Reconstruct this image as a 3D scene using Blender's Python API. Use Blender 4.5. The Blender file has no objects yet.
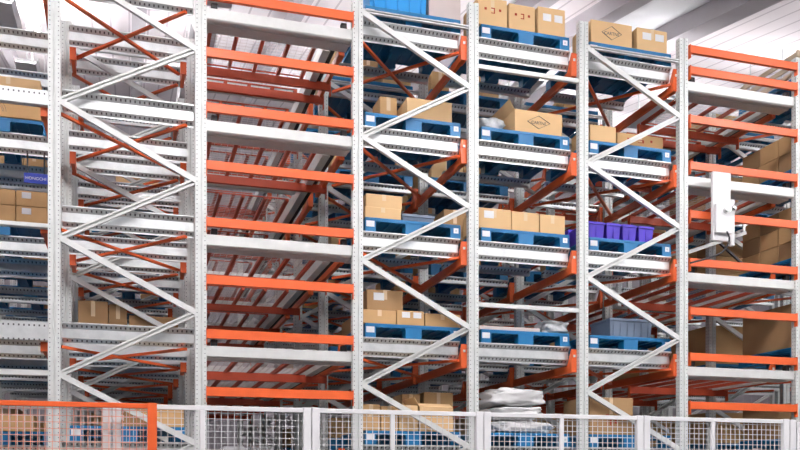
import bpy, math, random
from mathutils import Vector
random.seed(7)
D=bpy.data; SC=bpy.context.scene; COL=SC.collection
EYE=1.6; YAW=math.radians(17); CS,SN=math.cos(YAW),math.sin(YAW); F=885.0
def XY(u):                      # X/Y ratio of a pixel column
    return math.tan(YAW+math.atan((u-400)/F))
def ZZ(v,X,Y):                  # world height of a pixel row at a ground point
    return EYE+(480-v)/F*(X*SN+Y*CS)

# ------------------------------------------------------------------ materials
def nodes(name):
    m=D.materials.new(name); m.use_nodes=True; nt=m.node_tree
    return m,nt,nt.nodes['Principled BSDF']
def mth(nt,op,a,b=None,c=None):
    n=nt.nodes.new('ShaderNodeMath'); n.operation=op
    for i,x in enumerate((a,b,c)):
        if x is None: continue
        if isinstance(x,(int,float)): n.inputs[i].default_value=x
        else: nt.links.new(x,n.inputs[i])
    return n.outputs[0]
def mixc(nt,f,a,b):
    n=nt.nodes.new('ShaderNodeMix'); n.data_type='RGBA'
    if isinstance(f,(int,float)): n.inputs[0].default_value=f
    else: nt.links.new(f,n.inputs[0])
    for k,x in ((6,a),(7,b)):
        if isinstance(x,tuple): n.inputs[k].default_value=(*x,1)
        else: nt.links.new(x,n.inputs[k])
    return n.outputs[2]
def xyz(nt):
    t=nt.nodes.new('ShaderNodeTexCoord'); s=nt.nodes.new('ShaderNodeSeparateXYZ')
    nt.links.new(t.outputs['Object'],s.inputs[0]); return s.outputs[0],s.outputs[1],s.outputs[2],t.outputs['Object']
def noise(nt,vec,scale,detail=3):
    n=nt.nodes.new('ShaderNodeTexNoise'); n.inputs['Scale'].default_value=scale; n.inputs['Detail'].default_value=detail
    nt.links.new(vec,n.inputs['Vector']); return n.outputs['Fac']
def modc(nt,x,p):               # distance to the nearest multiple of p
    return mth(nt,'PINGPONG',x,p/2)
def near(nt,x,c,r):
    return mth(nt,'COMPARE',x,c,r)
def plain(name,col,rough=.5,metal=0,var=.12,scale=6,spec=.5):
    m,nt,b=nodes(name); x,y,z,o=xyz(nt)
    n=noise(nt,o,scale)
    c2=tuple(c*(1-var*1.6) for c in col); c1=tuple(min(1,c*(1+var)) for c in col)
    nt.links.new(mixc(nt,n,c2,c1),b.inputs['Base Color'])
    b.inputs['Roughness'].default_value=rough; b.inputs['Metallic'].default_value=metal
    b.inputs['Specular IOR Level'].default_value=spec
    return m
M={}
M['orange']=plain('orange_paint',(.88,.145,.035),.38,0,.06,9)
M['zinc']=plain('zinc_steel',(.66,.68,.68),.42,.75,.14,14)
M['zincwhite']=plain('pale_zinc',(.80,.82,.80),.4,.15,.06,10)
M['white']=plain('white_paint',(.92,.92,.93),.4,0,.04,8)
M['blue']=plain('blue_plastic',(.004,.17,.40),.42,0,.08,5)
M['brightblue']=plain('bright_blue_plastic',(.01,.32,.75),.4,0,.08,5)
M['purple']=plain('purple_plastic',(.07,.035,.50),.4,0,.08,5)
M['greyplastic']=plain('grey_blue_plastic',(.17,.22,.30),.45,0,.08,5)
M['card']=plain('cardboard',(.64,.40,.19),.85,0,.09,3,.2)
M['cardpale']=plain('pale_cardboard',(.78,.53,.28),.85,0,.07,3,.2)
M['carddark']=plain('brown_cardboard',(.42,.26,.13),.85,0,.09,3,.2)
M['tape']=plain('packing_tape',(.78,.60,.38),.3,0,.04,5)
M['label']=plain('paper_label',(.85,.86,.88),.6,0,.03,9)
M['ink']=plain('printed_ink',(.10,.10,.11),.7,0,.03,9)
M['blueink']=plain('blue_label',(.01,.04,.42),.5,0,.05,9)
M['redink']=plain('red_ink',(.45,.05,.02),.7,0,.03,9)
M['dark']=plain('dark_rubber',(.03,.03,.035),.6,0,.1,9)
M['cap']=plain('navy_cap',(.02,.02,.09),.5,0,.1,9)
M['film']=plain('clear_plastic_film',(.55,.58,.60),.2,0,.3,18)
M['bag']=plain('white_sacking',(.80,.80,.80),.6,0,.06,7)
M['cloth']=plain('pale_wrap',(.70,.60,.57),.7,0,.08,4)
M['wood']=plain('pale_timber',(.62,.50,.36),.7,0,.1,6)
M['chrome']=plain('chrome',(.6,.6,.6),.25,.9,.05,9)
M['orangeshade']=plain('shaded_orange_deck_paint',(.62,.085,.03),.45,0,.08,9)  # the orange paint, darkened in colour to carry the shade inside the racks
M['wire']=plain('deck_wire',(.72,.62,.60),.45,0,.05,9)
M['fencewire']=plain('fence_wire_paint',(.80,.80,.82),.45,0,.04,9)
M['gatewire']=plain('gate_wire_paint',(.90,.42,.30),.45,0,.04,9)
M['rafter']=plain('rafter_paint',(.52,.49,.52),.6,0,.06,2)
# post: rows of punched holes
def post_mat():
    m,nt,b=nodes('punched_post_steel'); x,y,z,o=xyz(nt)
    ax=mth(nt,'ABSOLUTE',x)
    dx=mth(nt,'SUBTRACT',ax,.043); dz=modc(nt,z,.05)
    f=mth(nt,'LESS_THAN',mth(nt,'SQRT',mth(nt,'ADD',mth(nt,'MULTIPLY',dx,dx),mth(nt,'MULTIPLY',dz,dz))),.0058)
    dy=mth(nt,'SUBTRACT',mth(nt,'ABSOLUTE',mth(nt,'SUBTRACT',y,.045)),.02)
    f2=mth(nt,'LESS_THAN',mth(nt,'SQRT',mth(nt,'ADD',mth(nt,'MULTIPLY',dy,dy),mth(nt,'MULTIPLY',dz,dz))),.0065)
    side=mth(nt,'GREATER_THAN',ax,.0605)
    hole=mth(nt,'MAXIMUM',mth(nt,'MULTIPLY',f,mth(nt,'SUBTRACT',1,side)),mth(nt,'MULTIPLY',f2,side))
    n=noise(nt,o,9); base=mixc(nt,n,(.66,.69,.67),(.84,.87,.85))
    nt.links.new(mixc(nt,hole,base,(.22,.22,.24)),b.inputs['Base Color'])
    b.inputs['Roughness'].default_value=.45; b.inputs['Metallic'].default_value=.15
    return m
M['post']=post_mat()
def rail_mat():
    m,nt,b=nodes('perforated_rail_steel'); x,y,z,o=xyz(nt)
    dx=modc(nt,x,.05)
    def row(c,h): return mth(nt,'MULTIPLY',mth(nt,'LESS_THAN',dx,.008),near(nt,z,c,h))
    hole=mth(nt,'MAXIMUM',row(-.036,.010),row(-.184,.009))
    n=noise(nt,o,12); base=mixc(nt,n,(.58,.61,.61),(.84,.87,.87))
    nt.links.new(mixc(nt,hole,base,(.13,.13,.14)),b.inputs['Base Color'])
    b.inputs['Roughness'].default_value=.42; b.inputs['Metallic'].default_value=.85
    return m
M['rail']=rail_mat()
def ribbed(name,c,c2,axis,pitch,w,rough=.7):
    m,nt,b=nodes(name); s=xyz(nt)
    l=mth(nt,'LESS_THAN',modc(nt,s[axis],pitch),w)
    n=noise(nt,s[3],.35); base=mixc(nt,n,tuple(q*.94 for q in c),c)
    nt.links.new(mixc(nt,l,base,c2),b.inputs['Base Color']); b.inputs['Roughness'].default_value=rough
    return m
M['roof']=ribbed('ribbed_roof_sheet',(.88,.82,.84),(.60,.54,.57),0,.42,.022)
M['rooflight']=plain('roof_light_sheet',(.80,.81,.83),.5,0,.03,1)
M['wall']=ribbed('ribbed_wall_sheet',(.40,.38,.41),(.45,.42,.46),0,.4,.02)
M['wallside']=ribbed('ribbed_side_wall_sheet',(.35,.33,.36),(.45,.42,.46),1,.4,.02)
M['floor']=plain('concrete_floor',(.10,.10,.10),.5,0,.1,1)
def emis(name,c,s):
    m,nt,b=nodes(name); b.inputs['Base Color'].default_value=(*c,1)
    b.inputs['Emission Color'].default_value=(*c,1); b.inputs['Emission Strength'].default_value=s
    return m
M['lamp']=emis('lamp_light',(1,.97,.98),118)
M['softlamp']=emis('soft_lamp_light',(1,.97,.98),72)
M['uplamp']=emis('upward_lamp_light',(1,.97,.98),30)

# ------------------------------------------------------------------ mesh builder
class MB:
    def __init__(s): s.v=[]; s.f=[]; s.m=[]
    def add(s,vs,fs,mi=0):
        n=len(s.v); s.v+=[tuple(v) for v in vs]; s.f+=[tuple(i+n for i in f) for f in fs]; s.m+=[mi]*len(fs); return s
    def box(s,x0,y0,z0,x1,y1,z1,mi=0):
        return s.add([(x0,y0,z0),(x1,y0,z0),(x1,y1,z0),(x0,y1,z0),(x0,y0,z1),(x1,y0,z1),(x1,y1,z1),(x0,y1,z1)],
          [(0,3,2,1),(4,5,6,7),(0,1,5,4),(1,2,6,5),(2,3,7,6),(3,0,4,7)],mi)
    def prism(s,prof,axis,a,b,mi=0):   # closed profile extruded along an axis
        n=len(prof)
        def P(p,t): return {'x':(t,p[0],p[1]),'y':(p[0],t,p[1]),'z':(p[0],p[1],t)}[axis]
        vs=[P(p,a) for p in prof]+[P(p,b) for p in prof]
        fs=[(i,(i+1)%n,(i+1)%n+n,i+n) for i in range(n)]+[tuple(range(n))[::-1],tuple(range(n,2*n))]
        return s.add(vs,fs,mi)
    def bar(s,p,q,w,h,up=(0,0,1),groove=0,mi=0):  # bar from p to q, optional channel groove facing "-y"
        p=Vector(p);q=Vector(q);d=(q-p).normalized(); upv=Vector(up)
        sx=d.cross(upv).normalized(); uu=sx.cross(d).normalized()
        if groove:
            prof=[(-w/2,-h/2),(-w/2,h/2),(-w/2+w*.8,h/2),(-w/2+w*.8,h*.18),(-w/2+.004,h*.18),(-w/2+.004,-h*.18),(-w/2+w*.8,-h*.18),(-w/2+w*.8,-h/2)]
            prof=[(groove*a,b) for a,b in prof]
        else: prof=[(-w/2,-h/2),(-w/2,h/2),(w/2,h/2),(w/2,-h/2)]
        n=len(prof); vs=[t+sx*a+uu*b for t in (p,q) for a,b in prof]
        fs=[(i,(i+1)%n,(i+1)%n+n,i+n) for i in range(n)]+[tuple(range(n))[::-1],tuple(range(n,2*n))]
        return s.add(vs,fs,mi)
    def tube(s,pts,r,n=8,mi=0):
        pts=[Vector(p) for p in pts]; vs=[]
        for i,p in enumerate(pts):
            d=(pts[min(i+1,len(pts)-1)]-pts[max(i-1,0)]).normalized()
            a=d.cross(Vector((0,0,1)) if abs(d.z)<.95 else Vector((1,0,0))).normalized(); b=d.cross(a)
            vs+=[p+r*(a*math.cos(t*2*math.pi/n)+b*math.sin(t*2*math.pi/n)) for t in range(n)]
        fs=[(i*n+j,i*n+(j+1)%n,(i+1)*n+(j+1)%n,(i+1)*n+j) for i in range(len(pts)-1) for j in range(n)]
        fs+=[tuple(range(n))[::-1],tuple(range((len(pts)-1)*n,len(pts)*n))]
        return s.add(vs,fs,mi)
    def mesh(s,name,mats,bevel=0,smooth=False):
        me=D.meshes.new(name); me.from_pydata(s.v,[],s.f); 
        for m in (mats if isinstance(mats,(list,tuple)) else [mats]): me.materials.append(M[m])
        me.polygons.foreach_set('material_index',s.m)
        import bmesh
        bm=bmesh.new(); bm.from_mesh(me); bmesh.ops.recalc_face_normals(bm,faces=bm.faces)
        if bevel: bmesh.ops.bevel(bm,geom=bm.edges[:],offset=bevel,segments=1,affect='EDGES',profile=.6)
        bm.to_mesh(me); bm.free()
        if smooth: me.polygons.foreach_set('use_smooth',[True]*len(me.polygons))
        me.update(); return me
_cache={}
def cached(key,fn):
    if key not in _cache: _cache[key]=fn()
    return _cache[key]
def obj(name,me,parent=None,loc=(0,0,0),rot=(0,0,0),label=None):
    o=D.objects.new(name,me); COL.objects.link(o); o.location=loc; o.rotation_euler=rot
    if parent: o.parent=parent
    if label: o['label']=label
    return o
def tag(o,label,cat,group=None,kind=None):
    o['label']=label; o['category']=cat
    if group: o['group']=group
    o['kind']=kind or 'thing'
    return o
def thing(name,label,cat,loc=(0,0,0),group=None,rot=0):
    return tag(obj(name,None,None,loc,(0,0,rot)),label,cat,group)
def solo(name,me,label,cat,loc=(0,0,0),group=None,rot=(0,0,0)):
    return tag(obj(name,me,None,loc,rot),label,cat,group)
def struct(name,me,loc=(0,0,0),rot=(0,0,0)):
    o=obj(name,me,None,loc,rot); o['kind']='structure'; return o

# ------------------------------------------------------------------ layout
Y0=10.0; LANE=1.9; NL=6; TOP=EYE+5.79
LEV=[EYE+z for z in (.42,1.69,2.94,4.18,5.44)]; LEVB=[EYE+z for z in (.385,1.62,2.86,4.13,5.38)]
LVN=['lowest','fourth','third','second','top']            # counted from the top
LVP=['lowest level','fourth level down','third level down','second level down','top level']
BAY={'A':(-2.26,-.76),'B':(-.76,.757),'O':(.757,2.545),'C':(2.545,3.995),'D':(3.995,5.49),'E':(5.485,6.975),'P':(6.975,8.79),'G':(8.79,10.2),'H':(10.2,11.7),'I':(11.7,13.15)}
BN={'A':'left edge bay','B':'left braced bay','O':'left open bay','C':'middle braced bay','D':'unbraced pallet bay',
    'E':'right braced bay','P':'right open bay','G':'bay past right edge','H':'far right deep bay','I':'far right deep bay'}
ROW=['front row','second row back','third row back','fourth row back','fifth row back','sixth row back','seventh row back','eighth row back']
FRAMES=[(-3.75,-2.26,'far left',3),(-.76,.757,'left',0),(2.545,3.995,'middle',0),(5.485,6.948,'right',0),(8.79,10.2,'right edge',0),(11.7,13.15,'far right',2)]

# ---- upright frames
def post_mesh():
    prof=[(-.062,0),(-.012,0),(-.009,.014),(.009,.014),(.012,0),(.062,0),(.062,.09),(-.062,.09)]
    return MB().prism(prof,'z',0,TOP).mesh('post','post')
def footplate(): return MB().box(-.09,-.03,0,.09,.12,.012).box(-.06,.0,.012,-.055,.09,.08).box(.055,.0,.012,.06,.09,.08).mesh('foot_plate','zinc')
ZL=[EYE+z for z in (-.33-.0,1.12,2.57,4.02,5.475)]; ZR=[EYE+z for z in (-1.05,.40,1.85,3.31,4.765)]
def frame(xa,xb,word,n):
    y=Y0+LANE*n
    lab=f'punched grey-white upright frame with zigzag bracing, {word} one in the front row' if n==0 else f'grey upright rack frame with zigzag bracing, {word} one in the {ROW[n]}'
    t=thing('upright_frame',lab,'rack frame',(xa,y,0),'upright frames of the '+('front row' if n==0 else 'rows behind'))
    w=xb-xa
    for x in (0,w):
        obj('post',cached('post',post_mesh),t,(x,0,0)); obj('foot_plate',cached('foot',footplate),t,(x,0,0))
    for i in range(5):
        def fall(i=i):
            b=MB().bar((.05,.03,ZL[i]),(w-.05,.03,ZR[i]),.045,.062); return b.mesh('diagonal_brace','zincwhite')
        obj('diagonal_brace',cached(('fall',round(w,3),i),fall),t)
        if i<4:
            def rise(i=i):
                b=MB().bar((.05,.03,ZL[i]),(w-.05,.03,ZR[i+1]),.05,.062,groove=1); return b.mesh('diagonal_brace','zincwhite')
            obj('diagonal_brace',cached(('rise',round(w,3),i),rise),t)
    # the last falling brace starts at the top strut
    obj('top_strut',cached(('top',round(w,3)),lambda:MB().bar((.05,.03,EYE+5.49),(w-.05,.03,EYE+5.49),.05,.045,groove=1).mesh('top_strut','zinc')),t)
for xa,xb,word,n0 in FRAMES:
    for n in range(n0,NL+1): frame(xa,xb,word,n)
# spacer struts
for z,wd in ((5.04,'upper'),(2.14,'lower')):
    for n in range(0,4):
        x0,x1=BAY['D']
        me=cached('spacer',lambda:MB().bar((.06,0,0),(x1-x0-.06,0,0),.05,.05).mesh('spacer_strut','zincwhite'))
        lab=f'pale horizontal spacer strut across the {BN["D"]}, {wd} of the two' if n==0 else f'{wd} pale spacer strut joining frames, {ROW[n]}'
        solo('spacer_strut',me,lab,'rack strut',(x0,Y0+LANE*n+.045,EYE+z),'spacer struts between frames')
for z,wd,y in ((1.13,'upper',Y0),(.93,'lower',Y0+LANE)):
    x0,x1=BAY['A']
    solo('spacer_strut',cached('spacerA',lambda:MB().bar((.06,0,0),(x1-x0-.06,0,0),.05,.055).mesh('spacer_strut','zincwhite')),
      f'pale horizontal strut at the left edge above the orange gate, {wd} of the two','rack strut',(x0,y+.045,EYE+z),'spacer struts between frames')

# ---- perforated rails under the pallets
RP=[(0,0),(0,-.012),(.055,-.062),(.055,-.160),(.10,-.205),(.10,-.222),(.108,-.222),(.108,0)]
RS=[(0,0),(0,-.012),(.04,-.045),(.04,-.09),(.108,-.09),(.108,0)]
def rail_mesh(L,slim=False): return cached(('rail',round(L,3),slim),lambda:MB().prism(RS if slim else RP,'x',0,L).mesh('pallet_rail','rail'))
def rails(b,n0,n1,dy=0):
    xa,xb=BAY[b]; L=xb-xa-(.215 if b in 'CDEG' else .14)
    for n in range(n0,n1):
        for k,z in enumerate(LEV):
            for j,yy in enumerate((0,1.15)):
                slim=(b in 'CDEGH' and (j==1 or n>0)) or (b=='B' and n>1) or (b=='A' and n>0)
                if n==0 and b!='A':
                    lab=f'perforated galvanised pallet rail, {BN[b]}, {LVP[k]}, '+('front edge' if j==0 else 'rear edge')
                else: lab=f'perforated rail, {BN[b]}, {LVP[k]}, {ROW[n]}, '+('front edge' if j==0 else 'rear edge')
                solo('pallet_rail',rail_mesh(L,slim),lab,'rack rail',(xa+.07,Y0+LANE*n+yy+dy+.097,z),f'perforated rails in the {ROW[n]}')
for b in 'BCDE': rails(b,0,5)
rails('G',0,4); rails('H',1,4); rails('A',0,4,1.45)
# narrow front rails of the left edge bay
NP=[(0,0),(0,-.15),(.02,-.16),(.06,-.16),(.06,0)]
for k,z in enumerate((.32,1.66,2.70,4.10)):
    h=(.2,.2,.05,.16)[k]
    me=MB().prism([(0,0),(0,-h+.01),(.02,-h),(.06,-h),(.06,0)],'x',0,1.39).mesh('front_rail','rail' if k!=2 else 'zincwhite')
    solo('front_rail',me,f'pale perforated front rail at the left edge of the photo, {LVP[k]}','rack rail',(-2.205,Y0-.0,EYE+z),'front rails of the left edge bay')

# ---- orange depth beams with end brackets, beside each post, front to back
def depth_beam(L):
    return MB().prism([(-.022,-.05),(-.022,.05),(-.014,.05),(-.014,.0),(.022,.0),(.022,-.05)],'y',.0,L).mesh('depth_beam','orange')
def bracket(h=.24):
    b=MB().box(-.036,-.012,-.05,.036,-.002,h)
    b.prism([(-.002,h),(-.002,-.05),(.16,-.05)],'x',-.036,-.03)
    b.prism([(-.002,h),(-.002,-.05),(.16,-.05)],'x',.03,.036)
    return b.mesh('bracket','orange')
def depth(x,word,n,k,rear=0):
    t=thing('depth_beam',(f'orange beam running back by the {word}, {LVP[k]}' if n==0 else f'orange depth beam behind the {word}, {LVP[k]}, {ROW[n]}'),'rack beam',(x,Y0+LANE*n+(1.48 if rear==1 else .085+.33*(word[:5] in ('third','right'))),LEV[k]-.275),f'orange depth beams, {ROW[n]}')
    obj('beam',cached(('db',rear,word[:5] in ('third','right')),lambda:depth_beam(.40 if rear==1 else LANE-.1-.33*(word[:5] in ('third','right')))),t); brk=obj('bracket',cached(('br',rear),lambda:bracket({0:.24,1:.2,2:.055}[rear])),t)
    if n==0 and not rear: obj('bolt',cached('bolt',lambda:MB().box(-.014,-.022,.14,.014,-.012,.17).mesh('bolt','zincwhite')),brk)
PW=[(-.76,'first post'),(.757,'second post'),(2.545,'third post'),(3.995,'fourth post'),(5.485,'fifth post'),(6.975,'sixth post'),(8.79,'right edge post')]
for i_,(x,w) in enumerate(PW):
    for n in range(5):
        for k in range(5): depth(x-(.10 if i_>1 else .105),w,n,k,(2,1,0,0,0,0,0)[i_])
for n in range(3):
    for k in range(5): depth(-.76+.10,'first post, right side',n,k,1)
# ---- plan bracing: crossed orange rods
for b in 'BCEG':
    xa,xb=BAY[b]; w=xb-xa
    for n in range(4 if b!='G' else 2):
        for k in range(5):
            t=thing('plan_brace',(f'crossed thin orange rods under the rails, {BN[b]}, {LVP[k]}' if n==0 else f'crossed orange rods, the {BN[b]}, {LVP[k]}, {ROW[n]}'),'rack brace',(xa,Y0+LANE*n,LEV[k]-.245),f'crossed orange rods, {ROW[n]}')
            obj('rod',cached(('r1',round(w,2)),lambda:MB().bar((.06,.11,-.02),(w-.155,1.62,-.02),.035,.03).mesh('rod','orange')),t)
            obj('rod',cached(('r2',round(w,2),b),lambda:MB().bar((.13 if b=='B' else .06,1.62,.012),(w-.155,.11,.012),.035,.03).mesh('rod','orange')),t)

# ---- open bays: cross beams, white beams, mesh decks, running tracks
def beam_mesh(L,mat='orange'):
    def f():
        b=MB().prism([(0,-.05),(0,.05),(.03,.05),(.036,.026),(.05,.022),(.05,-.05)],'x',.008,L-.008)
        return b.mesh('beam',mat,.002)
    return cached(('beam',round(L,3),mat),f)
def endplate(): return MB().box(0,-.006,-.09,.008,.058,.09).mesh('end_plate','orange')
def xbeam(b,y,z,lab,grp,mat='orange'):
    xa,xb=BAY[b]; L=xb-xa-.112
    t=thing('cross_beam',lab,'rack beam',(xa+.056,y,z),grp)
    obj('beam',beam_mesh(L,mat),t)
    for x in (0,L-.008): obj('end_plate',cached('ep',endplate),t,(x,0,-.03))
for b in 'OP':
    xa,xb=BAY[b]; w=xb-xa
    ordn=['top','second','third','fourth','fifth','sixth','seventh','eighth','ninth','tenth']
    zs=sorted([z for z in LEVB[1:]]+[z-.64 for z in LEVB[1:]],reverse=True)
    if b=='P': zs=[EYE+5.655]+zs
    for i,z in enumerate(zs):
        xbeam(b,Y0-.02,z,f'orange horizontal cross beam in the {BN[b]}, '+('topmost' if i==0 else ordn[i]+' from the top'),f'orange front cross beams in the {BN[b]}')
    L=w-.112
    def white(L=w-.112):
        m=MB().prism([(0,.06),(0,-.055),(.02,-.07),(.05,-.07),(.05,-.055),(.11,-.055),(.11,-.07),(.16,-.07),(.16,.06)],'x',0,L-.0); return m.mesh('beam','zincwhite',.002)
    for k,z in enumerate(LEVB):
        for n in range(4 if (b,k)!=('O',0) else 1):
            y=Y0+LANE*n
            t=thing('track_beam',(f'wide white track beam across the {BN[b]}, {LVP[k]}' if n==0 else f'pale track beam behind the {BN[b]}, {LVP[k]}, {ROW[n]}'),'rack beam',(xa+.056,y+(.04 if n==0 else -.12),z-.185),f'white track beams in the {BN[b]}')
            obj('beam',cached(('white',b,n>0),lambda:white(L-.34*(n>0))),t)
            if n==0:
                obj('flange',cached(('wf',b),lambda:MB().prism([(.16,-.07),(.16,-.06),(.3,-.06),(.3,-.07)],'x',.01,L-.01).mesh('flange','zincwhite')),t)
                for x in (.06,L-.13):
                    obj('rubber_stop',cached('stop',lambda:MB().box(0,0,0,.07,.07,.075).mesh('rubber_stop','dark',.006)),t,(x,.02,.06))
        for n in range(5 if (b,k)!=('O',0) else 0):
            y=Y0+LANE*n
            for j,(dy,dz) in enumerate(((1.2,-.295),(1.62,-.295)) if k==4 else ((1.45,-.295),)):
                xbeam(b,y+dy,z+dz,f'orange deck support beam under the {BN[b]}, {LVP[k]}, {ROW[n]}'+((', nearer',', farther')[j] if k==4 else ''),f'orange deck supports in the {BN[b]}','orangeshade')
            for seg,(d0,d1) in enumerate(((.36,1.24),(1.30,1.60),(1.61,1.77)) if k==4 else ((.36,1.77),)):
                if seg==1 and n>1: pass
                dw=w-.56; dl=d1-d0
                if seg==1: continue
                def wires():
                    m=MB()
                    nx=int(dw/.075); ny=int(dl/.075)
                    for i in range(nx+1): m.box(i*.075,0,-.0015,i*.075+.0035,dl,.0015)
                    for i in range(ny+1): m.box(0,i*.075,.0015,dw,i*.075+.0035,.0045)
                    return m.mesh('wire_mesh','wire')
                t=thing('mesh_deck',(f'red-framed wire mesh deck in the {BN[b]}, {LVP[k]}, '+(('front panel' if seg==0 else 'rear panel') if k==4 else 'front row') if n==0 else f'red-framed wire mesh deck in the {BN[b]}, {LVP[k]}, {ROW[n]}'+((', large panel','',', narrow panel')[seg] if k==4 else '')),'mesh deck',(xa+.12,y+d0,z-.20),f'orange mesh decks in the {BN[b]}')
                obj('wire_mesh',cached(('wm',b,round(dl,2)),wires),t)
                for i in range(5):
                    obj('divider_bar',cached(('dv',round(dl,2)),lambda:MB().box(-.02,0,-.045,.02,dl,-.004).mesh('divider_bar','orangeshade')),t,((dw-.01)*i/4+.01,0,0))
                for yy in (-.0,dl-.03):
                    obj('edge_bar',cached(('ed',b),lambda:MB().box(0,0,-.018,dw,.02,-.004).mesh('edge_bar','orangeshade')),t,(0,yy,0))
        # running track in depth on the right of the open bay
        t=thing('running_track',f'two-tone grey running track going back inside the {BN[b]}, {LVP[k]}','rack track',(xb-.34,Y0+.36,z-.16),f'running tracks in the {BN[b]}')
        TL=8.6
        obj('track_rail',cached('tr1',lambda:MB().prism([(0,-.1),(0,.06),(.012,.06),(.012,-.09),(.09,-.09),(.09,-.1)],'y',0,TL).mesh('track_rail','zincwhite')),t)
        obj('cable_duct',cached('tr2',lambda:MB().box(.10,0,-.08,.15,TL,-.02).mesh('cable_duct','dark')),t)

# ---- pallets
PWD,PD,PH=1.2,1.24,.165
def pallet_deck():
    m=MB()
    m.box(0,0,PH-.03,PWD,PD,PH)
    m.box(0,0,PH-.045,PWD,.02,PH-.03); m.box(0,PD-.02,PH-.045,PWD,PD,PH-.03)
    for i in range(9): m.box(.02+i*.1425,.02,PH-.055,.04+i*.1425,PD-.02,PH-.03)
    return m.mesh('deck','blue',.003)
def pallet_foot(wd,d,r0,r1):
    def f():
        m=MB(); r=.035; h=PH-.03
        # block with flared, rounded shoulders where it meets the deck
        pr=[(0,.0),(wd,.0),(wd,h-r*r1)]
        if r1: pr+=[(wd+r*.3,h-r*.3),(wd+r,h)]
        else: pr+=[(wd,h)]
        if r0: pr+=[(-r,h),(-r*.3,h-r*.3),(0,h-r)]
        else: pr+=[(0,h)]
        return m.prism(pr,'y',0,d).mesh('foot','blue')
    return cached(('foot',wd,d,r0,r1),f)
def runner(): return MB().box(0,0,0,.12,PD-.3,.022).mesh('runner','blue',.003)
pal_i=0
def pallet(b,n,k,lab,x=None,dy=0,marks=True,grp=None,mat=None,detail=True):
    xa,xb=BAY[b]
    if x is None: x=(xa+xb)/2-PWD/2-.01
    y=Y0+LANE*n+.10+dy
    t=thing('plastic_pallet',lab,'pallet',(x,y,LEV[k]),grp or f'blue pallets, {ROW[n]}')
    obj('deck',cached('pdeck',pallet_deck),t)
    for i,(fx,wd,r0,r1) in enumerate(((0,.13,0,1),(.5,.2,1,1),(1.07,.13,1,0))):
        for fy in ((0,.55,1.09) if detail else (0,1.09)):
            ft=obj('foot',pallet_foot(wd,.15,r0,r1),t,(fx,fy,0))
            if fy==0 and i==0: fl=ft
            if fy==0 and i==2: fr=ft
        obj('runner',cached('runner',runner),t,(fx+(.04 if i==1 else .005),.15,0))
    if marks:
        obj('label',cached('lb1',lambda:MB().box(0,-.002,0,.10,0,.07).mesh('label','label')),fl,(.012,0,.055),label='white paper label on the left foot')
        obj('label',cached('lb2',lambda:MB().box(0,-.002,0,.062,0,.062).box(.018,-.003,.018,.044,-.002,.044,1).mesh('label',['label','zinc'])),fr,(.04,0,.06),label='small square white label on the right foot')
    return x,y,LEV[k]+PH
# ---- cartons
def carton(x,y,z,w,d,h,lab,grp=None,mat='card',tape='v',lbl=0,openf=False,marks=None,rot=0,cat='box'):
    t=thing('cardboard_box',lab,cat,(x,y,z),grp,rot)
    if openf:
        m=MB(); th=.008
        m.box(0,0,0,w,d,th).box(0,0,th,w,th,h).box(0,d-th,th,w,d,h).box(0,th,th,th,d-th,h).box(w-th,th,th,w,d-th,h)
        obj('carton_body',m.mesh('carton_body',mat),t)
        f=MB().bar((0,d/2,h),(-.07,d/2,h+.12),d*.96,.006); obj('flap',f.mesh('flap',mat),t)
        f=MB().bar((w/2,0,h),(w/2,.12,h+.05),w*.98,.006); obj('flap',f.mesh('flap',mat),t)
        f=MB().bar((w,d/2,h),(w+.02,d/2,h-.14),d*.96,.006); obj('flap',f.mesh('flap','carddark'),t)
    else:
        obj('carton_body',MB().box(0,0,0,w,d,h).mesh('carton_body',mat,.004),t)
        if tape:
            m=MB()
            m.box(w/2-.025,-.0015,h*.55,w/2+.025,0,h+.001).box(w/2-.025,0,h-.0005,w/2+.025,d,h+.0015)
            obj('tape',m.mesh('tape','tape'),t)
    if lbl:
        for i in range(lbl):
            obj('label',MB().box(0,-.004,0,min(.13,w*.3),-.002,min(.09,h*.4)).mesh('label','label'),t,(w*(.18+.42*i),0,h*.5))
    if marks=='diamond':
        m=MB(); cx,cz,a,bb=w*.5,h*.52,w*.24,h*.3
        P=[(cx-a,cz),(cx,cz+bb),(cx+a,cz),(cx,cz-bb)]
        for i in range(4):
            p,q=P[i],P[(i+1)%4]; m.bar((p[0],-.003,p[1]),(q[0],-.003,q[1]),.003,.008,up=(0,1,0))
        pdm=obj('printed_diamond',m.mesh('printed_diamond','ink'),t)
        text('CARTNE',h*.2,(cx,-.004,cz-.01),'ink',pdm)
    if marks=='signs':
        m=MB()
        for q in (.22,.72): m.box(w*q,-.003,h*.55,w*q+.03,-.001,h*.55+.03)
        m.box(w*.45,-.003,h*.62,w*.58,-.001,h*.66).box(w*.545,-.003,h*.45,w*.58,-.001,h*.66).box(w*.45,-.003,h*.45,w*.55,-.001,h*.48)
        obj('printed_marks',m.mesh('printed_marks','redink'),t)
    if marks=='arrow':
        m=MB(); m.box(w*.4,-.003,h*.25,w*.43,-.001,h*.5).box(w*.47,-.003,h*.25,w*.5,-.001,h*.5).box(w*.38,-.003,h*.52,w*.45,-.001,h*.55).box(w*.58,-.003,h*.3,w*.62,-.001,h*.4)
        obj('printed_marks',m.mesh('printed_marks','redink'),t)
    if marks=='curve':
        m=MB()
        for r in (.06,.075,.10): 
            pts=[(w*.5+r*math.cos(a),-.003,h*.2+r*math.sin(a)*1.3) for a in [math.pi*i/8 for i in range(9)]]
            for p,q in zip(pts,pts[1:]): m.bar(p,q,.003,.008,up=(0,1,0))
        obj('printed_marks',m.mesh('printed_marks','ink'),t)
    return t
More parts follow.
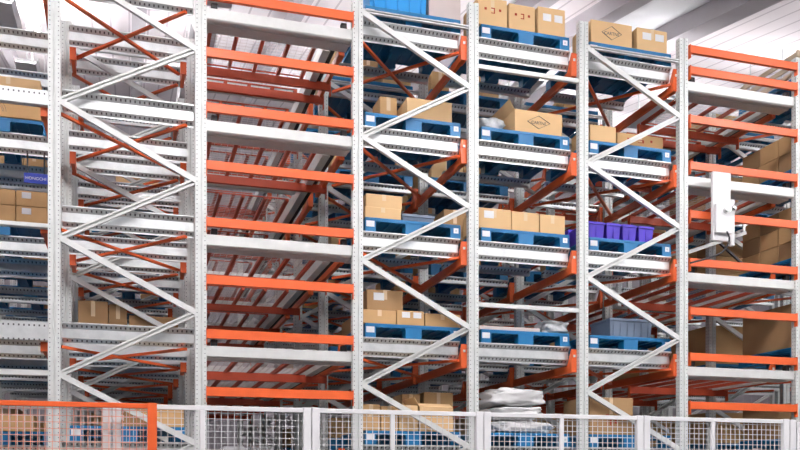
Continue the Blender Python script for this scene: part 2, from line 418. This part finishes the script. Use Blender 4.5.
def text(s,size,loc,mat,parent,rot=(math.pi/2,0,0)):
    c=D.curves.new('lettering','FONT'); c.body=s; c.size=size; c.align_x='CENTER'; c.align_y='CENTER'; c.extrude=.0008
    c.materials.append(M[mat]); o=D.objects.new('tmp',c); COL.objects.link(o); bpy.context.view_layer.update()
    me=D.meshes.new_from_object(o); D.objects.remove(o); o=obj('lettering',me,parent,loc,rot); return o
# carton placed from its picture columns and top row, standing on a base height
def cpx(u0,u1,vt,y,zb,lab,d=.4,**k):
    x0=XY(u0)*y; x1=XY(u1)*y; zt=ZZ(vt,x0,y); return carton(x0,y,zb,x1-x0,d,max(.04,zt-zb),lab,**k)

F0=Y0+.11
tags={}
for b in 'CDE':
    for k in range(5):
        what={'C':['loaded with open brown cartons','carrying low cartons and one brown box','carrying two flat stacked cartons','with a plain carton near its middle','under a bright blue bin'],
              'D':['piled with white sacks','carrying flat cardboard and crumpled film','carrying three cartons in a row','with an open carton and a film-wrapped bag','carrying three tall cartons'],
              'E':['under a big brown carton','carrying a grey plastic crate','loaded with purple crates','carrying two low cartons','carrying two pale cartons']}[b][k]
        pallet(b,0,k,f'blue pallet {what}, {BN[b]}, {LVP[k]}',grp='blue pallets in the front row')
T=[z+PH for z in LEV]
# --- middle braced bay
def G(b,k): return f'loads in the {BN[b]}, {LVP[k]}'
# top: bright blue bin and a pale wrapped pack
def bin_(x,y,z,w,d,h,lab,mat,grp=None,ribs=4,cat='crate'):
    t=thing('plastic_crate',lab,cat,(x,y,z),grp)
    m=MB(); th=.012; a=.012
    def taper(x0,y0,x1,y1,z0,z1):
        m.add([(x0+a,y0+a,z0),(x1-a,y0+a,z0),(x1-a,y1-a,z0),(x0+a,y1-a,z0),(x0,y0,z1),(x1,y0,z1),(x1,y1,z1),(x0,y1,z1)],[(0,3,2,1),(4,5,6,7),(0,1,5,4),(1,2,6,5),(2,3,7,6),(3,0,4,7)])
    taper(0,0,w,d,0,h-.03)
    for i in range(ribs): 
        xx=w*(i+.5)/ribs; m.box(xx-.006,-.004,.02,xx+.006,.02,h-.04)
    obj('crate_body',m.mesh('crate_body',mat),t)
    obj('rim',MB().box(-.01,-.012,h-.03,w+.01,d+.01,h).mesh('rim',mat,.003),t)
    obj('lid',MB().box(.01,.01,h,w-.01,d-.01,h+.012).mesh('lid',mat,.003),t)
    return t
y=F0+.02
bin_(XY(369)*y,y,T[4],XY(427)*y-XY(369)*y,.8,.55,'bright blue plastic bin on the topmost pallet of the middle braced bay','brightblue',ribs=5)
x0=XY(430)*y; carton(x0,y+.05,T[4],XY(462)*y-x0,.7,.42,'pale wrapped pack beside the bright blue bin on the topmost pallet',mat='cloth',tape=None)
# second level
cpx(380,397,96,F0+.35,T[3],'small carton at the back left of the second level pallet, middle braced bay',d=.35,mat='card')
cpx(407,452,97,F0+.12,T[3],'plain tan carton with sharp corners beside the smaller one, middle braced bay second level',d=.5,mat='cardpale',tape=None)
# third level
cpx(365,401,206,F0,T[2],'flat tan carton, lower of the two stacked behind the third post',d=.6,mat='cardpale',grp=G('C',2))
zz=ZZ(206,XY(365)*F0,F0)
cpx(366,402,193,F0+.02,zz,'flat tan carton, upper of the two stacked behind the third post',d=.56,mat='cardpale',grp=G('C',2))
x0=XY(405)*F0; bin_(x0,F0+.1,T[2],.40,.5,.11,'low dark grey tray on the third level pallet of the middle braced bay','greyplastic',ribs=3,cat='tray')
cpx(444,466,209,F0+.65,T[2],'brown carton at the back right of the third level pallet, middle braced bay',d=.4,mat='carddark')
# fourth level
cpx(363,396,309,F0,T[1],'long low tan carton at the left of the row on the fourth level',d=.5,mat='card',grp=G('C',1))
cpx(397,424,310,F0,T[1],'low tan carton with two white labels in the row on the fourth level',d=.5,mat='card',lbl=2,tape=None,grp=G('C',1))
cpx(425,460,313,F0,T[1],'long low tan carton at the right of the row on the fourth level',d=.5,mat='card',grp=G('C',1))
zz=ZZ(309,XY(363)*F0,F0)
cpx(367,403,289,F0+.05,zz,'brown carton with one white label standing on the low cartons',d=.45,mat='carddark',lbl=1,grp=G('C',1))
# lowest level
cpx(362,380,404,F0,T[0],'tan carton at the left end of the lowest level, behind the fence and third post',d=.45,grp=G('C',0))
cpx(381,398,406,F0+.01,T[0],'tan carton second from the left behind the fence, middle braced bay',d=.45,grp=G('C',0))
cpx(399,418,405,F0+.02,T[0],'tan carton in the middle of the row behind the fence, middle braced bay',d=.45,grp=G('C',0),mat='cardpale')
cpx(420,453,407,F0,T[0],'open carton with a raised lid flap behind the fence, middle braced bay',d=.5,grp=G('C',0),openf=True,mat='cardpale')
cpx(402,420,394,F0+.55,T[0],'brown carton standing behind the open one, middle braced bay lowest level',d=.4,grp=G('C',0),mat='carddark')
cpx(424,453,392,F0+.60,T[0],'tall tan carton behind the open one, middle braced bay lowest level',d=.4,grp=G('C',0),mat='card')
# --- bay D
cpx(478,507,-4,F0,T[4],'tall tan carton with red marks at the left of the three topmost cartons',d=.5,mat='cardpale',marks='signs',grp=G('D',4),lbl=0)
cpx(509,535,3,F0,T[4],'tall tan carton printed with red signs, middle of the three topmost cartons',d=.5,mat='cardpale',marks='signs',tape=None,grp=G('D',4))
cpx(538,565,6,F0,T[4],'tall tan carton with a white label at the right of the three topmost cartons',d=.5,mat='cardpale',lbl=2,tape=None,grp=G('D',4))
cpx(515,562,109,F0,T[3],'open tan carton printed with a diamond logo, unbraced bay second level',d=.6,mat='cardpale',openf=True,marks='diamond')
cpx(478,511,207,F0,T[2],'tan carton with a small white label at the left of three on the third level',d=.5,mat='cardpale',lbl=1,grp=G('D',2))
cpx(512,539,211,F0,T[2],'tan carton in the middle of three on the third level',d=.5,mat='cardpale',marks=None,grp=G('D',2))
cpx(540,565,214,F0,T[2],'tan carton at the right of three on the third level',d=.5,mat='cardpale',grp=G('D',2))
def lump(name,x,y,z,w,d,h,lab,cat,mat,seed,amp=.18,grp=None,sub=3):
    import bmesh
    from mathutils import noise as NZ
    bm=bmesh.new(); bmesh.ops.create_icosphere(bm,subdivisions=sub+1,radius=1)
    for v in bm.verts:
        c=v.co.copy(); e=.55
        c=Vector([math.copysign(abs(q)**e,q) for q in c])
        nn=NZ.noise(c*1.7+Vector((seed,seed*2,0)))*amp+NZ.noise(c*5+Vector((seed,0,3)))*amp*.45
        c=c*(1+nn); v.co=Vector((c.x*w/2,c.y*d/2,max(-.5,c.z*.5)*h))
    bm.transform(__import__('mathutils').Matrix.Translation((0,0,h/2)))
    me=D.meshes.new(name); bm.to_mesh(me); bm.free(); me.materials.append(M[mat]); me.polygons.foreach_set('use_smooth',[True]*len(me.polygons))
    return solo(name,me,lab,cat,(x,y,z),grp)
yb=F0+.25
lump('wrapped_bag',XY(487)*yb,yb,T[3],.34,.4,.17,'crumpled bag wrapped in clear film left of the open carton','bag','film',3,.2)
x0=XY(479)*F0; carton(x0,F0,T[1],XY(540)*F0-x0,.6,.045,'flat pale cardboard sheet pack on the fourth level pallet, unbraced bay',mat='cloth',tape=None)
lump('film_bundle',XY(549)*yb,yb,T[1],.36,.4,.17,'crumpled clear film bundle beside the flat cardboard, fourth level','plastic bundle','film',9,.35)
# white sacks
zs=T[0]
for i,(u,w,h,dz,s,l) in enumerate(((516,.82,.17,0,1,'bottom'),(508,.70,.16,.175,4,'middle'),(510,.72,.22,.34,6,'topmost'))):
    yy=F0+.32; lump('sack',XY(u)*yy,yy,zs+dz,w,.6,h,f'plump white sack on the lowest unbraced bay pallet, {l} of its pile','sack','bag',s,.30,'white sacks on a pallet',3)
# --- bay E
cpx(591,632,19,F0,T[4],'pale carton printed with a diamond logo on the topmost pallet, right braced bay',d=.5,mat='cardpale',marks='diamond',tape=None,grp=G('E',4))
cpx(637,667,27,F0,T[4],'pale carton with white labels at the right end of the topmost pallet',d=.5,mat='cardpale',lbl=2,grp=G('E',4))
cpx(590,616,124,F0,T[3],'low tan carton behind the fifth post, right braced bay second level',d=.5,mat='cardpale',tape=None,grp=G('E',3))
cpx(617,663,132,F0+.1,T[3],'long low brown carton with tape marks, right braced bay second level',d=.5,mat='card',grp=G('E',3),marks='signs')
for i,(u0,u1) in enumerate(((588,605),(606,621),(622,637),(638,654))):
    x0=XY(u0)*F0; x1=XY(u1)*F0
    bin_(x0+.01,F0,T[2],x1-x0-.02,.5,.20,f'purple plastic crate on the third level pallet, {["leftmost","second from the left","second from the right","rightmost"][i]} of four','purple',G('E',2),ribs=1)
    bin_(x0+.01,F0+.55,T[2],x1-x0-.02,.5,.24,f'purple plastic crate in the rear row behind the front four, {["leftmost","second from the left","second from the right","rightmost"][i]}','purple',G('E',2),ribs=1)
x0=XY(608)*(F0+.1); bin_(x0,F0+.05,T[1],.62,.5,.24,'grey-blue lidded plastic crate on the fourth level, right braced bay','greyplastic',ribs=6)
cpx(589,633,397,F0,T[0],'big brown carton printed with red handling marks, behind the fence',d=.7,mat='carddark',marks='arrow')

# --- left edge bay (its loads stand further back)
for k,lab in enumerate(('beneath a brown carton behind the orange gate','behind the pale front rail, fourth level','under four labelled cartons','under a wide brown carton')):
    pallet('A',0,k,f'blue pallet at the left edge, {lab}',dy=1.42,x=-2.07,grp='blue pallets of the left edge bay',marks=False)
ya=Y0+1.5
carton(-2.0,ya,T[3],.98,.7,.30,'wide brown carton printed with a dark curved mark, left edge of the photo',mat='card',marks='curve')
for i,(dx,dz) in enumerate(((0,0),(.36,0),(0,.19),(.36,.19))):
    carton(-1.66+dx,ya,T[2]+dz,.35,.45,.185,f'brown carton with a white label at the left edge, {["lower left","lower right","upper left","upper right"][i]} of four stacked',mat='card',lbl=1,tape=None,grp='four labelled cartons at the left edge')
carton(-1.75,ya+.02,T[3]+.30,.72,.5,.19,'pale carton standing on the wide brown one at the left edge',mat='cardpale')
carton(-1.95,ya,T[0],.85,.5,.2,'low brown carton at the left edge behind the orange gate',mat='card')
sgn=thing('rail_sign','dark blue sign with white lettering hanging under a rail at the left edge','sign',(-1.22,Y0+1.56,EYE+3.60))
obj('sign_plate',MB().box(0,0,0,.27,.012,.12).mesh('sign_plate','blueink'),sgn)
for x in (.03,.22): obj('strap',MB().box(x,0,.12,x+.02,.006,.36).mesh('strap','dark'),sgn)
text('HONGCHI',.05,(.135,-.002,.055),'label',sgn)
# --- left braced bay: deep and lowest loads
pallet('B',0,0,'blue pallet behind the orange gate and pale fence post, left braced bay',grp='blue pallets in the front row')
cpx(124,184,405,F0,T[0],'long tan carton behind the pale fence at the left braced bay',d=.5,mat='card',tape='v')
pallet('B',1,0,'blue pallet in the second row of the left braced bay, lowest level',grp='blue pallets, second row back')
pallet('B',1,1,'blue pallet under brown cartons deep in the left braced bay, fourth level',grp='blue pallets, second row back')
y2=Y0+LANE+.1
cpx(78,108,300,y2,T[1],'brown carton deep in the left braced bay, leftmost of three',d=.5,mat='carddark',grp='cartons deep in the left braced bay')
cpx(109,127,304,y2+.02,T[1],'brown carton deep in the left braced bay, middle of three',d=.5,mat='carddark',grp='cartons deep in the left braced bay')
cpx(129,178,315,y2,T[1],'long low brown carton deep in the left braced bay, rightmost of three',d=.5,mat='carddark',grp='cartons deep in the left braced bay',tape=None)
pallet('B',2,3,'blue pallet far back in the left braced bay, second level',grp='blue pallets, third row back')
pallet('B',2,2,'blue pallet far back in the left braced bay, third level',grp='blue pallets, third row back')
carton(-.3,Y0+2*LANE+.1,T[2],.6,.5,.22,'brown carton far back in the left braced bay, third level',mat='carddark')

# --- deeper rows: pallets and cartons one can see between the front ones
def deep_load(b,n,k,dens,dy=0):
    x,y,z=pallet(b,n,k,f'blue pallet in the {BN[b]}, {LVP[k]}, {ROW[n]}',marks=False,detail=False,dy=dy)
    xx=x+.02; i=0
    while xx<x+PWD-.22:
        w=random.choice((.28,.34,.4,.5)); w=min(w,x+PWD-.01-xx); h=random.choice((.2,.28,.34,.42))
        if random.random()<dens:
            i+=1; OW=['first','second','third','fourth','fifth'][i-1]
            carton(xx,y+.04,z,w-.01,.55,h,f'{OW} carton from the left, {BN[b]}, {LVP[k]}, {ROW[n]}',f'cartons in the {BN[b]}, {LVP[k]}, {ROW[n]}',mat=random.choice(('card','carddark','cardpale')))
            if False: carton(xx,y+.04,z,w-.01,.55,h,f'carton in the {BN[b]}, {LVP[k]}, {ROW[n]}',f'cartons in the {BN[b]}, {LVP[k]}, {ROW[n]}',mat=random.choice(('card','carddark','cardpale')))
            if random.random()<.6: carton(xx,y+.62,z,w-.01,.55,h*random.choice((.8,1)),f'carton behind the {OW} one, {BN[b]}, {LVP[k]}, {ROW[n]}',f'cartons in the {BN[b]}, {LVP[k]}, {ROW[n]}',mat=random.choice(('card','carddark','cardpale')))
        xx+=w
for b in 'CDE':
    for n in range(1,4):
        for k in range(5):
            if b=='E' and (n>1 or k in (3,)): continue
            if k==4 and n>2: continue
            deep_load(b,n,k,.6 if n<3 else .85)
for n in (1,2,3):
    for k in (0,1,2,3): deep_load('A',n,k,.6,1.42)
for k,ns in ((0,(2,3,4)),(1,(2,3,4)),(2,(3,4)),(3,(3,4)),(4,(4,))):
    for n in ns: deep_load('B',n,k,.85)  # loads added deep in this bay to block light and keep it dark
# stacked cartons behind the right edge post
for k in range(5):
    for n in range(0,3):
        x,y,z=pallet('G',n,k,f'blue pallet behind the {BN["P"]}, {LVP[k]}, {ROW[n]}',x=8.84,marks=False,detail=False)
        if k==4:
            if n==0:
                t=thing('timber_crate','pale open timber crate at the upper right edge, on the topmost pallet','crate',(x,y,z))
                for i in range(3):
                    obj('side_board',MB().box(0,0,0,.02,1.2,.07).mesh('side_board','wood',.002),t,(0,0,.02+.12*i))
                    obj('front_board',MB().box(.02,0,0,1.1,.02,.07).mesh('front_board','wood',.002),t,(0,0,.02+.12*i))
                for i in range(4): obj('corner_post',MB().box(0,0,0,.04,.04,.36).mesh('corner_post','wood',.002),t,(.02+1.04*(i%2),.02+1.1*(i//2),0))
            else: carton(x,y+.05,z,1.1,1.1,.25,f'pale timber-coloured carton behind the crate at the upper right, {ROW[n]}',mat='cardpale')
            continue
        rows={3:2,2:3,1:1,0:1}[k] if n<2 else 1
        h={3:.26,2:.24,1:.62,0:.5}[k]
        for r in range(rows):
            m=3 if k in (2,3) else 1
            for j in range(m):
                d=1.16/m
                carton(x+.02,y+.03+j*d,z+r*h,.8,d-.015,h-.006,f'brown carton past the right edge, {LVP[k]}, {ROW[n]}, {["bottom","second","third"][r]} layer, {["nearest","middle","farthest"][j]}',f'cartons stacked behind the right open bay, {LVP[k]}, {ROW[n]}',mat='card' if (j+r+n)%3 else 'carddark',tape=None)
# purple crates glimpsed deep in the right open bay
for i in range(3):
    bin_(7.9,Y0+3.1+i*.6,LEV[3]-.20,.5,.5,.28,f'purple crate deep in the right open bay, {["nearest","middle","farthest"][i]} of three','purple','purple crates deep in the open bay',ribs=2)

# ------------------------------------------------------------------ antenna and its arm at the right open bay
ya=Y0-.16
x0=XY(713)*ya; x1=XY(731)*ya; z1=ZZ(171,x0,ya); z0=ZZ(240,x0,ya)
t=thing('wireless_antenna','white rectangular antenna panel with small junction box on the right open bay beams','antenna',(x0,ya,z0))
W=x1-x0;H=z1-z0
obj('panel',MB().box(0,0,0,W,.05,H).mesh('panel','white',.006),t)
obj('junction_box',MB().box(.01,-.05,H*.10,W-.02,-.002,H*.52).mesh('junction_box','white',.008),t)
obj('side_plate',MB().box(W+.001,.0,-.05,W+.06,.05,H*.62).mesh('side_plate','white',.004),t)
def knob(cx,cz,r): 
    m=MB(); m.tube([(cx,-.05,cz),(cx,-.085,cz)],r,12).tube([(cx,-.085,cz),(cx,-.1,cz)],r*.6,12); return m.mesh('clamp_knob','chrome')
obj('clamp_knob',knob(W*.55,H*.42,.035),t); obj('clamp_knob',knob(W*.55,H*.42,.035),t,(.14,.03,.05))
obj('clamp_arm',MB().bar((W*.55,-.06,H*.42),(W*.55+.14,-.03,H*.42+.05),.03,.03).mesh('clamp_arm','chrome'),t)
obj('mounting_bracket',MB().box(W*.3,.05,.27,W*.6,.14,.31).mesh('mounting_bracket','chrome'),t)
pts=[(W*.62,-.055,H*.12),(W*.66,-.09,H*.02),(W*.5,-.1,-.1),(W*.1,-.1,-.2),(-.15,-.08,-.27),(-.36,-.02,-.33)]
def smooth(p,n=5):
    out=[]
    for i in range(len(p)-1):
        a=p[max(i-1,0)];b=p[i];c=p[i+1];d=p[min(i+2,len(p)-1)]
        for j in range(n):
            q=j/n; out.append(tuple(.5*((2*b[k])+(-a[k]+c[k])*q+(2*a[k]-5*b[k]+4*c[k]-d[k])*q*q+(-a[k]+3*b[k]-3*c[k]+d[k])*q**3) for k in range(3)))
    return out+[p[-1]]
obj('cable',MB().tube(smooth(pts),.012,8).mesh('cable','dark',smooth=True),t)
# silver arm from the sixth post
ys=Y0+.3
p=(6.975+.06,Y0+.05,EYE+(480-251)/88.5*1.159); 
q=(XY(745)*(Y0+.35),Y0+.35,ZZ(233,XY(745)*(Y0+.35),Y0+.35))
t=thing('cable_arm','pale sloping steel arm below the white antenna, fixed to the sixth post','bracket arm',p)
q=tuple(a-b for a,b in zip(q,p))
obj('arm',MB().bar((0,0,0),q,.05,.045).mesh('arm','zincwhite'),t)
obj('stay',MB().bar((q[0]*.55,q[1]*.55,q[2]*.5),(q[0]*.95,q[1]*.9,-.02),.03,.03).mesh('stay','dark'),t)
obj('hanger',MB().bar((q[0]*.98,q[1]*.98,q[2]*.98),(q[0]*.98,q[1]*.98,q[2]+.14),.03,.02,up=(0,1,0)).mesh('hanger','zinc'),t)

# ------------------------------------------------------------------ fence
YF=8.0; FT=EYE+.66
posts=[-2.0,-.144,1.6,3.30,5.08,6.90]
def mesh_fence(xa,xb,lab,mid,y,top,fm,wm,name='mesh_fence',left=True,postw=.06,grp='white mesh fences'):
    t=thing(name,lab,'fence panel' if name!='mesh_gate' else 'gate',(xa,y,0),grp)
    w=xb-xa
    for x in ((0,w-postw) if left else (w-postw,)):
        obj('post',MB().box(x,0,0,x+postw,.06,top+.005).mesh('post',fm,.003),t)
    obj('top_rail',MB().box(postw if left else 0,.012,top-.042,w-postw,.048,top).mesh('top_rail',fm,.003),t)
    obj('bottom_rail',MB().box(postw if left else 0,.012,.12,w-postw,.048,.16).mesh('bottom_rail',fm,.003),t)
    if mid is not None: obj('mid_stile',MB().box(mid-xa-.022,.012,.16,mid-xa+.022,.048,top-.042).mesh('mid_stile',fm,.003),t)
    m=MB(); n=int((w-.1)/.055)
    for i in range(1,n+1):
        x=i*(w/(n+1)); m.box(x-.0028,.03,.15,x+.0028,.0355,top-.03)
    n=int((top-.2)/.055)
    for i in range(n+1):
        z=top-.06-i*.055; m.box(.03,.0355,z-.0028,w-.03,.041,z+.0028)
    obj('mesh_infill',m.mesh('mesh_infill',wm),t)
names=['behind the orange gate','left of the wide double post, crossing the second rack post','crossing the third rack post','crossing the fifth rack post','crossing the sixth rack post']
mids=[-1.1,.62,2.38,4.15,5.93]
for i in range(5):
    a,b=posts[i],posts[i+1]
    mesh_fence(a+.004,b-.004,f'white steel mesh fence panel {names[i]}',mids[i],YF,FT,'white','fencewire',postw=.072)
t=thing('fence_end_post','wide white fence end post at the right edge of the photo','fence post',(6.908,YF,0))
obj('post',MB().box(0,0,0,.075,.06,FT).mesh('post','white',.004),t); obj('foot_plate',MB().box(.0,-.04,0,.075,.10,.01).mesh('foot_plate','zinc'),t)
mesh_fence(7.0,8.7,'white steel mesh fence panel beyond the end post at the right edge',None,YF,FT-.03,'white','fencewire',postw=.06)
yg=YF-.12
mesh_fence(-2.3,XY(157)*yg,'orange framed mesh gate at the lower left, in front of the white fence',None,yg,EYE+(480-402)/F*yg*.93+.01,'orange','gatewire','mesh_gate',postw=.078,grp=None)
bz=None
# ------------------------------------------------------------------ white-legged roller conveyor inside the left open bay
t=thing('roller_conveyor','white legged roller conveyor inside the left open bay, seen through the fence','conveyor',(1.0,Y0+1.3,0))
CL=6.0; ct=EYE+.30
for x in (0,1.1):
    obj('side_rail',MB().box(x,0,ct-.12,x+.05,CL,ct).mesh('side_rail','white',.004),t)
for i in range(8):
    for x in (0,1.1): obj('leg',cached('cleg',lambda:MB().box(0,0,0,.05,.06,ct-.12).box(-.02,-.02,0,.07,.08,.015).mesh('leg','white')),t,(x,.05+i*.82,0))
for i in range(30):
    obj('roller',cached('croll',lambda:MB().tube([(.05,0,0),(1.1,0,0)],.03,10).mesh('roller','zincwhite')),t,(0,.1+i*.2,ct-.05))
for i,(x,yy,h,w) in enumerate(((1.15,11.5,.12,.18),(1.6,12.4,.16,.22),(1.75,13.2,.2,.2))):
    bin_(x,yy,EYE+.30,w+.1,.3,h,f'white plastic tote on the roller conveyor, {["nearest","middle","farthest"][i]} of three','white','totes on the conveyor',ribs=2,cat='tote')

# ------------------------------------------------------------------ building
X0,X1,YB,YN=-9.0,30.0,30.0,-14.0
SL=.195; R0=EYE+8.4
def roofz(y): return R0+SL*(y-10)
struct('floor',MB().box(X0,YN,-.2,X1,YB,0).mesh('floor','floor'))
struct('wall_back',MB().box(X0,YB,0,X1,YB+.2,roofz(YB)+.3).mesh('wall_back','wall'))
zl=lambda y:roofz(y)+.2
struct('wall_left',MB().prism([(YN,0),(YB,0),(YB,zl(YB)),(YN,zl(YN))],'x',X0-.2,X0).mesh('wall_left','wallside'))
struct('wall_right',MB().prism([(YN,0),(YB,0),(YB,zl(YB)),(YN,zl(YN))],'x',X1,X1+.2).mesh('wall_right','wallside'))
struct('ceiling',MB().prism([(YN,roofz(YN)),(YB,roofz(YB)),(YB,roofz(YB)+.15),(YN,roofz(YN)+.15)],'x',X0,X1).mesh('ceiling','roof'))
ti=1
for x,w,h in ((-6.5,.3,.35),(-3.0,.22,.3),(.2,.3,.35),(3.4,.22,.3),(5.9,.3,.35),(7.6,.3,.35),(9.1,.35,.35),(11.0,.5,.4),(15.5,.4,.4),(20,.4,.4),(25,.4,.4)):
    struct(f'trim_{ti}',MB().prism([(YN,roofz(YN)-h),(YB,roofz(YB)-h),(YB,roofz(YB)),(YN,roofz(YN))],'x',x-w/2,x+w/2).mesh('rafter','rafter')); ti+=1
struct(f'trim_{ti}',MB().prism([(YN,roofz(YN)-.04),(YB,roofz(YB)-.04),(YB,roofz(YB)),(YN,roofz(YN))],'x',9.3,10.74).mesh('roof_light_panel','rooflight')); ti+=1
# hanging lamps: the top left one is seen, the others are added fill
def lamp(x,y,z,lab,grp,L=1.5,wd=.3,up=False,mat='lamp'):
    t=thing('ceiling_lamp',lab,'ceiling lamp',(x,y,z),grp)
    if up: obj('reflector',cached(('rf',L,wd),lambda:MB().prism([(-wd/2-.05,.10),(-wd/2,-.03),(wd/2,-.03),(wd/2+.05,.10),(wd/2+.04,.10),(wd/2-.01,-.02),(-wd/2+.01,-.02),(-wd/2-.04,.10)],'y',-L/2,L/2).mesh('reflector','white')),t)
    obj('lamp_housing',cached(('lh',L,wd),lambda:MB().box(-.03,-L/2,.0,.03,L/2,.06).box(-wd/2,-L/2,.0,wd/2,-L/2+.04,.06).box(-wd/2,L/2-.04,0,wd/2,L/2,.06).mesh('lamp_housing','white')),t)
    for sx in (-1,1): obj('lamp_tube',cached(('lt',L,wd,mat),lambda:MB().tube([(0,-L/2+.04,0),(0,L/2-.04,0)],.05,8).mesh('lamp_tube',mat)),t,(sx*(wd/2-.06),0,.03))
    for dy in (-L/3,L/3):
        hh=roofz(y+dy)-z
        obj('hanger_rod',MB().box(-.008,dy-.008,.05,.008,dy+.008,hh).mesh('hanger_rod','zinc'),t)
lamp(-2.15,20.6,EYE+10.0,'bright hanging lamp at the top left corner of the photo','lamps over the racks',1.6,wd=.5)
for x in (-5.5,-2.1,1.3,4.6,7.8,11,14,17,20,23,26):
    for y in (9,13,17,21,25):
        dpt=x*SN+y*CS; uu=400+F*(x*CS-y*SN)/dpt; vv=480-F*(roofz(y)-EYE-1.7)/dpt
        if 545<uu<830 and vv<96: continue      # none hang in the open stretch of roof above the right bays
        lamp(x,y,roofz(y)-1.7,'added upward-shining fill lamp over the racks, brightening the roof','lamps over the racks',1.6,wd=.4,up=True,mat='uplamp')  # added uplights, there to brighten the roof evenly
for x in (-4,1,6,11,16):
    lamp(x,4.8,roofz(4.8)-.7,'added long fill lamp above the aisle, lighting the rack fronts','lamps over the aisle',2.2,wd=.6)  # added out of view to light the rack fronts
    lamp(x,-.5,roofz(-.5)-.7,'added softer fill lamp above the near aisle, lifting the lower fronts','added softer fill lamps over the aisle',2.2,wd=.6,mat='softlamp')  # weaker row added out of view to lift the fence and lower levels

# ------------------------------------------------------------------ world, camera
w=D.worlds.new('World'); SC.world=w; w.use_nodes=True
bg=w.node_tree.nodes['Background']; bg.inputs[0].default_value=(.93,.95,1,1); bg.inputs[1].default_value=.08
cam=D.cameras.new('Camera'); co=D.objects.new('Camera',cam); COL.objects.link(co)
co.location=(0,0,EYE); co.rotation_euler=(math.pi/2,0,-YAW)
cam.sensor_width=36; cam.lens=F/800*36; cam.shift_y=255/800; cam.clip_end=200
SC.camera=co
SC.view_settings.view_transform='Standard'; SC.view_settings.look='None'; SC.view_settings.gamma=1
SC.view_settings.use_curve_mapping=False; SC.view_settings.exposure=0.3
SC.cycles.max_bounces=6; SC.cycles.diffuse_bounces=2

# ------------------------------------------------------------------ leave out repeats that nothing shows
from mathutils.bvhtree import BVHTree
bpy.context.view_layer.update()
VV=[];PP=[];RT=[]; roots=[o for o in SC.objects if o.parent is None]
def walk(o):
    yield o
    for c in o.children: yield from walk(c)
for ri,ro in enumerate(roots):
    for o in walk(ro):
        if o.type!='MESH': continue
        mw=o.matrix_world; n=len(VV); VV+=[mw@v.co for v in o.data.vertices]
        for p in o.data.polygons: PP.append([i+n for i in p.vertices]); RT.append(ri)
tree=BVHTree.FromPolygons(VV,PP); seen=set()
for cx,cz,stp in ((0,0,1.0),(-.8,0,3),(.8,0,3),(0,.6,3)):
    org=Vector((cx,0,EYE+cz)); v=0.5
    while v<450:
        u=.5
        while u<800:
            a=(u-400)/F; h=tree.ray_cast(org,Vector((a*CS+SN,-a*SN+CS,(480-v)/F)).normalized())
            if h[2] is not None: seen.add(RT[h[2]])
            u+=stp
        v+=stp
kept=[ro.matrix_world.translation for ri,ro in enumerate(roots) if ri in seen and ro.get('category') in ('box','crate','bag','tray')]
def carries(p):
    q=p.matrix_world.translation
    return p.name.startswith('plastic_pallet') and any(-.3<c.x-q.x<1.2 and -.1<c.y-q.y<1.2 and 0<c.z-q.z<.9 for c in kept)
drop=[ro for ri,ro in enumerate(roots) if ri not in seen and ro.get('category') and ro.get('group') and 'lamp' not in ro.name and not carries(ro)]
for ro in drop:
    for c in list(walk(ro))[::-1]: D.objects.remove(c)
print('LEFT_OUT',len(drop))

for o in SC.objects:
    if o.parent is None and o.get('category') and len(o['label'].split())>16: print('LONG',o.name,o['label'])
